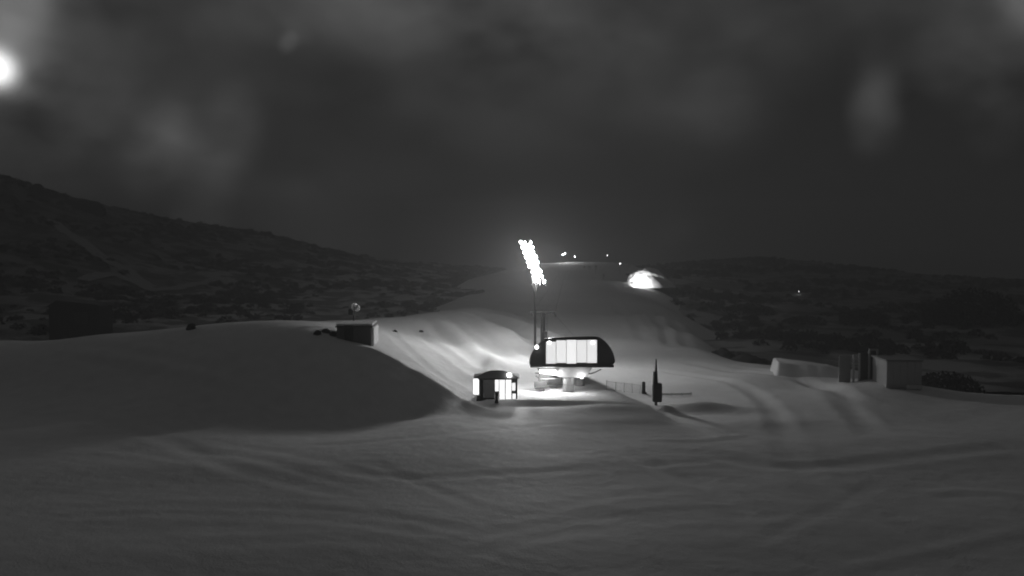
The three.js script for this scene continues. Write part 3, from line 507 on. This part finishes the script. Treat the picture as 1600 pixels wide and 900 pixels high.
// ------------------------------------------------------------------ floodlit snow heap up the piste, with its work light
{
  const D = 240, b = at(1014, 447, D); b.y = gy(b.x, D) - 0.3; const h = new THREE.SphereGeometry(1, 72, 40, 0, Math.PI * 2, 0, Math.PI / 2), q = h.attributes.position;
  for (let i = 0; i < q.count; i++) { const x = q.getX(i), y = q.getY(i), z = q.getZ(i), n = 1 + 0.26 * fbm(x * 1.7 + 3, y * 1.6, z * 1.6, 4);
    const skew = x > 0 ? 1 + 0.25 * Math.pow(x, 3) * (1 - y) : 1; q.setXYZ(i, x * 6.6 * n * skew - y * 0.9, Math.pow(Math.max(0, y), 1.15) * 6 * n, z * 5 * n); }
  h.computeVertexNormals();
  const o = new THREE.Mesh(h, M.heap); o.name = 'snow_heap'; o.position.copy(b); o.userData = { label: 'big floodlit heap of snow glowing far up the piste', category: 'snow heap' }; scene.add(o);
  const wp = at(988, 448, D - 9); wp.y = gy(wp.x, D - 9) - 0.1;
  const w = thing('work_light', 'work light on a short stand shining on the distant snow heap', 'work light', wp);
  const dir = new THREE.Vector3(b.x - wp.x + 0.8, 0.5, b.z - wp.z).normalize(), qq = new THREE.Quaternion().setFromUnitVectors(new THREE.Vector3(0, 0, 1), dir), T = (g, k = 0) => g.applyQuaternion(qq).translate(dir.x * k, 1.5 + dir.y * k, dir.z * k);
  part('stand', [rod([0, 0, 0], [0, 1.5, 0], 0.04), rod([0, 0.8, 0], [0.5, 0, 0.3], 0.025), rod([0, 0.8, 0], [-0.5, 0, 0.3], 0.025), rod([0, 0.8, 0], [0, 0, -0.6], 0.025)], M.steel, w);
  const hd = part('lamp_head', T(box(0.6, 0.45, 0.25, 0, 0, -0.15, 0.06)), M.darkSteel, w);
  part('lens', T(new THREE.SphereGeometry(0.2, 14, 10).scale(1.2, 1, 0.3), 0.0), glow(20), hd);
  const l = new THREE.SpotLight(0xffffff, 620, 0, 1.0, 0.9, 2); l.position.set(dir.x * 0.1, 1.5 + dir.y * 0.1, dir.z * 0.1); l.target.position.set(dir.x * 6, 1.5 + dir.y * 6, dir.z * 6); l.castShadow = true; l.shadow.radius = 10; hd.add(l, l.target);
}

// ------------------------------------------------------------------ far lamps
function lamp(label, px, py, d, r, power, f = groundHeight, big = 1) {
  const p = at(px, py, d), b = p.clone(); b.y = Math.min(f(p.x, d), p.y - 0.8); const t = thing('lamp_post', label, 'lamp', b), y = p.y - b.y;
  part('pole', rod([0, -0.3, -0.25], [0, y - r, -0.25], 0.1, 0.06, 10), M.steel, t);
  const h = part('lamp_hood', [new THREE.CylinderGeometry(r * 0.5, r * 1.1, 0.12, 16).translate(0, y + r * 0.85, -0.1), rod([0, y - r, -0.25], [0, y + r, -0.3], 0.05)], M.darkSteel, t);
  part('bulb', new THREE.SphereGeometry(Math.min(0.24, r), 16, 12).translate(0, y, 0), glow(big), h);
  const l = new THREE.PointLight(0xffffff, power, 0, 2); l.position.set(0, y, 0); l.castShadow = true; l.shadow.radius = 6; h.add(l);
}
lamp('bright lamp on the skyline just right of the floodlight mast', 879.5, 398, 400, 0.24, 30, groundHeight, 250);
lamp('bright lamp beside the first skyline lamp, slightly higher', 883, 396, 403, 0.24, 20, groundHeight, 200);
lamp('single round lamp on the skyline between bright pair and snow heap', 898, 401, 395, 0.24, 10, groundHeight, 30);
lamp('faint lamp on the skyline above the snow heap', 949, 399, 420, 0.24, 3, groundHeight, 9);
lamp('dim blurred lamp just up and left of the floodlit snow heap', 969, 412, 330, 0.24, 5, groundHeight, 9);
lamp('tiny lone lamp on the dark right hillside', 1248, 455.5, 300, 0.16, 1.5, hillRight, 3);
{ // row of slender marker poles below the skyline lamps
  const px = [[913, 411], [921, 413], [931, 417.5], [943, 421]];
  const label = ['first marker pole below the skyline lamps, nearest the round lamp', 'second marker pole below the skyline lamps', 'third marker pole in the row towards the snow heap', 'last marker pole in the row, nearest the snow heap'];
  px.forEach(([x, y], i) => { const p = onGround(x, y, 360 - i * 22), t = thing('marker_pole', label[i], 'pole', p, 0, 'marker poles along the far edge of the piste'); part('shaft', rod([0, -0.3, 0], [0, 1.8, 0], 0.09, 0.06, 8), M.mid, t); part('disc', new THREE.CylinderGeometry(0.5, 0.5, 0.08, 18).rotateX(Math.PI / 2).translate(0, 1.9, 0.05), M.pale, t); });
}

// ------------------------------------------------------------------ hillside things
{ // black low shed on the left
  const D = 150, b = at(116, 506, D), up = b.y; b.y = Math.min(hillLeft(b.x, D), up); const u = up - b.y, s = D / F, h = thing('black_shed', 'black low shed at the foot of the left hill', 'shed', b, 0.08), w = 76 * s, t = 27 * s + u;
  part('wall', box(w, t + 1, 6, 0, t / 2 - 0.5, -3, 0.05), M.darkSteel, h);
  const r = new THREE.Shape(); r.moveTo(-w / 2 - 0.3, t); r.lineTo(-w / 2 + 1.6, t + 1.15); r.lineTo(w / 2 - 0.6, t + 0.35); r.lineTo(w / 2 + 0.3, t); r.lineTo(-w / 2 - 0.3, t);
  part('roof', new THREE.ExtrudeGeometry(r, { depth: 6.6, bevelEnabled: true, bevelSize: 0.05, bevelThickness: 0.05 }).translate(0, 0.02, -6.3), M.darkSteel, h);
  part('door', box(2.4, 2.2, 0.12, 1.2, 1.1 + u, 0.04, 0.03), M.shell, h);
}
function outcrop(label, px, py, d, r, f) {
  const g = mergeVertices(new THREE.IcosahedronGeometry(1, 5).deleteAttribute('normal').deleteAttribute('uv')), q = g.attributes.position, o = rr(0, 50);
  for (let i = 0; i < q.count; i++) { const x = q.getX(i), y = q.getY(i), z = q.getZ(i), n = 1 + 0.5 * fbm(x * 1.3 + o, y * 1.3, z * 1.3, 5) + 0.12 * Math.round(3 * perlin.noise(x * 3 + o, y * 5, z * 3)) / 3; q.setXYZ(i, x * n * r[0], y * n * r[1], z * n * r[2]); }
  g.computeVertexNormals(); g.setAttribute('uv', new THREE.Float32BufferAttribute(new Float32Array(q.count * 2).map((_, i) => q.array[(i >> 1) * 3 + (i & 1)] / 6), 2));
  const p = at(px, py, d), m = new THREE.Mesh(g, M.rock); m.name = numbered('rock_outcrop'); m.position.set(p.x, Math.max(f(p.x, d) - r[1] * 0.3, p.y - r[1] * 0.9), -d); m.userData = { label, category: 'rock' }; scene.add(m);
}
outcrop('knobbly rock outcrop on the skyline of the left hill', 58, 291, 339, [4.4, 6.5, 4], hillLeft);
outcrop('low dark rock shelf on the skyline right of the knobbly outcrop', 126, 317, 350, [11, 5, 5], hillLeft);
outcrop('dark boulder in the gully right of the lit piste', 1128, 548, 118, [2.2, 2.2, 2], groundHeight);
outcrop('broad dark rock left of the flat snow bank', 1168, 560, 106, [2.4, 1.6, 2], groundHeight);
bush('wide dark thicket on the right hillside below the lone lamp', 1170, 487, 222, 8, 3, hillRight, undefined, 'thicket', 1500);
bush('narrow dark thicket between the wide ones on the right hillside', 1258, 497, 205, 6, 2, hillRight, undefined, 'thicket', 1200);
bush('oval black thicket above the board screen', 1350, 510, 200, 6.5, 4, hillRight, undefined, 'thicket', 1800);
bush('big black thicket on the far right hillside', 1520, 525, 200, 12, 9, hillRight, undefined, 'thicket', 4000);
bush('dark thicket left of the big black one on the far right', 1455, 520, 215, 7, 5, hillRight, undefined, 'thicket', 1800);
bush('ragged dark thicket filling the gully beside the lit piste', 1150, 548, 128, 3.2, 2.2, groundHeight, undefined, 'thicket', 1200);
bush('dark thicket behind the left end of the snow bank', 1190, 558, 112, 2.6, 2.2, groundHeight, undefined, 'thicket', 1000);
bush('dark thicket right behind the pale shed', 1480, 600, 100, 4.5, 2.6, hillRight, undefined, 'thicket', 1500);
// low scrub over both hills: one mass
function scrub(name, f, n, x0, x1, d0, d1, keep) {
  const g = leafMass(70, 1, 0.8, 1, 0.5), m = new THREE.InstancedMesh(g, M.leaf, n), k = new THREE.Matrix4(), q = new THREE.Quaternion(), u = new THREE.Vector3(0, 1, 0); let c = 0, tries = 0;
  while (c < n && tries++ < n * 30) { const x = rr(x0, x1), d = rr(d0, d1); if (perlin.noise(x * 0.03, d * 0.03, 9) < keep + rr(-0.3, 0.3)) continue; const y = f(x, d), s = rr(0.7, 2.1); q.setFromAxisAngle(u, rr(0, 6.3)); k.compose(new THREE.Vector3(x, y - 0.15, -d), q, new THREE.Vector3(s, s * rr(0.7, 1.2), s)); m.setMatrixAt(c++, k); }
  m.count = c; m.name = name; m.userData = { label: name === 'scrub' ? 'dark low scrub scattered over the left hill' : 'dark low scrub scattered over the right hillside', category: 'scrub', kind: 'stuff' }; scene.add(m);
}
scrub('scrub', hillLeft, 5000, -330, 0, 150, 520, 0.05);
scrub('scrub_001', hillRight, 4000, 45, 300, 120, 520, 0.1);

scene.traverse(o => { if (o.isMesh) { o.castShadow = true; o.receiveShadow = true; } });
renderer.setSize(1024, 576);
renderer.render(scene, camera);
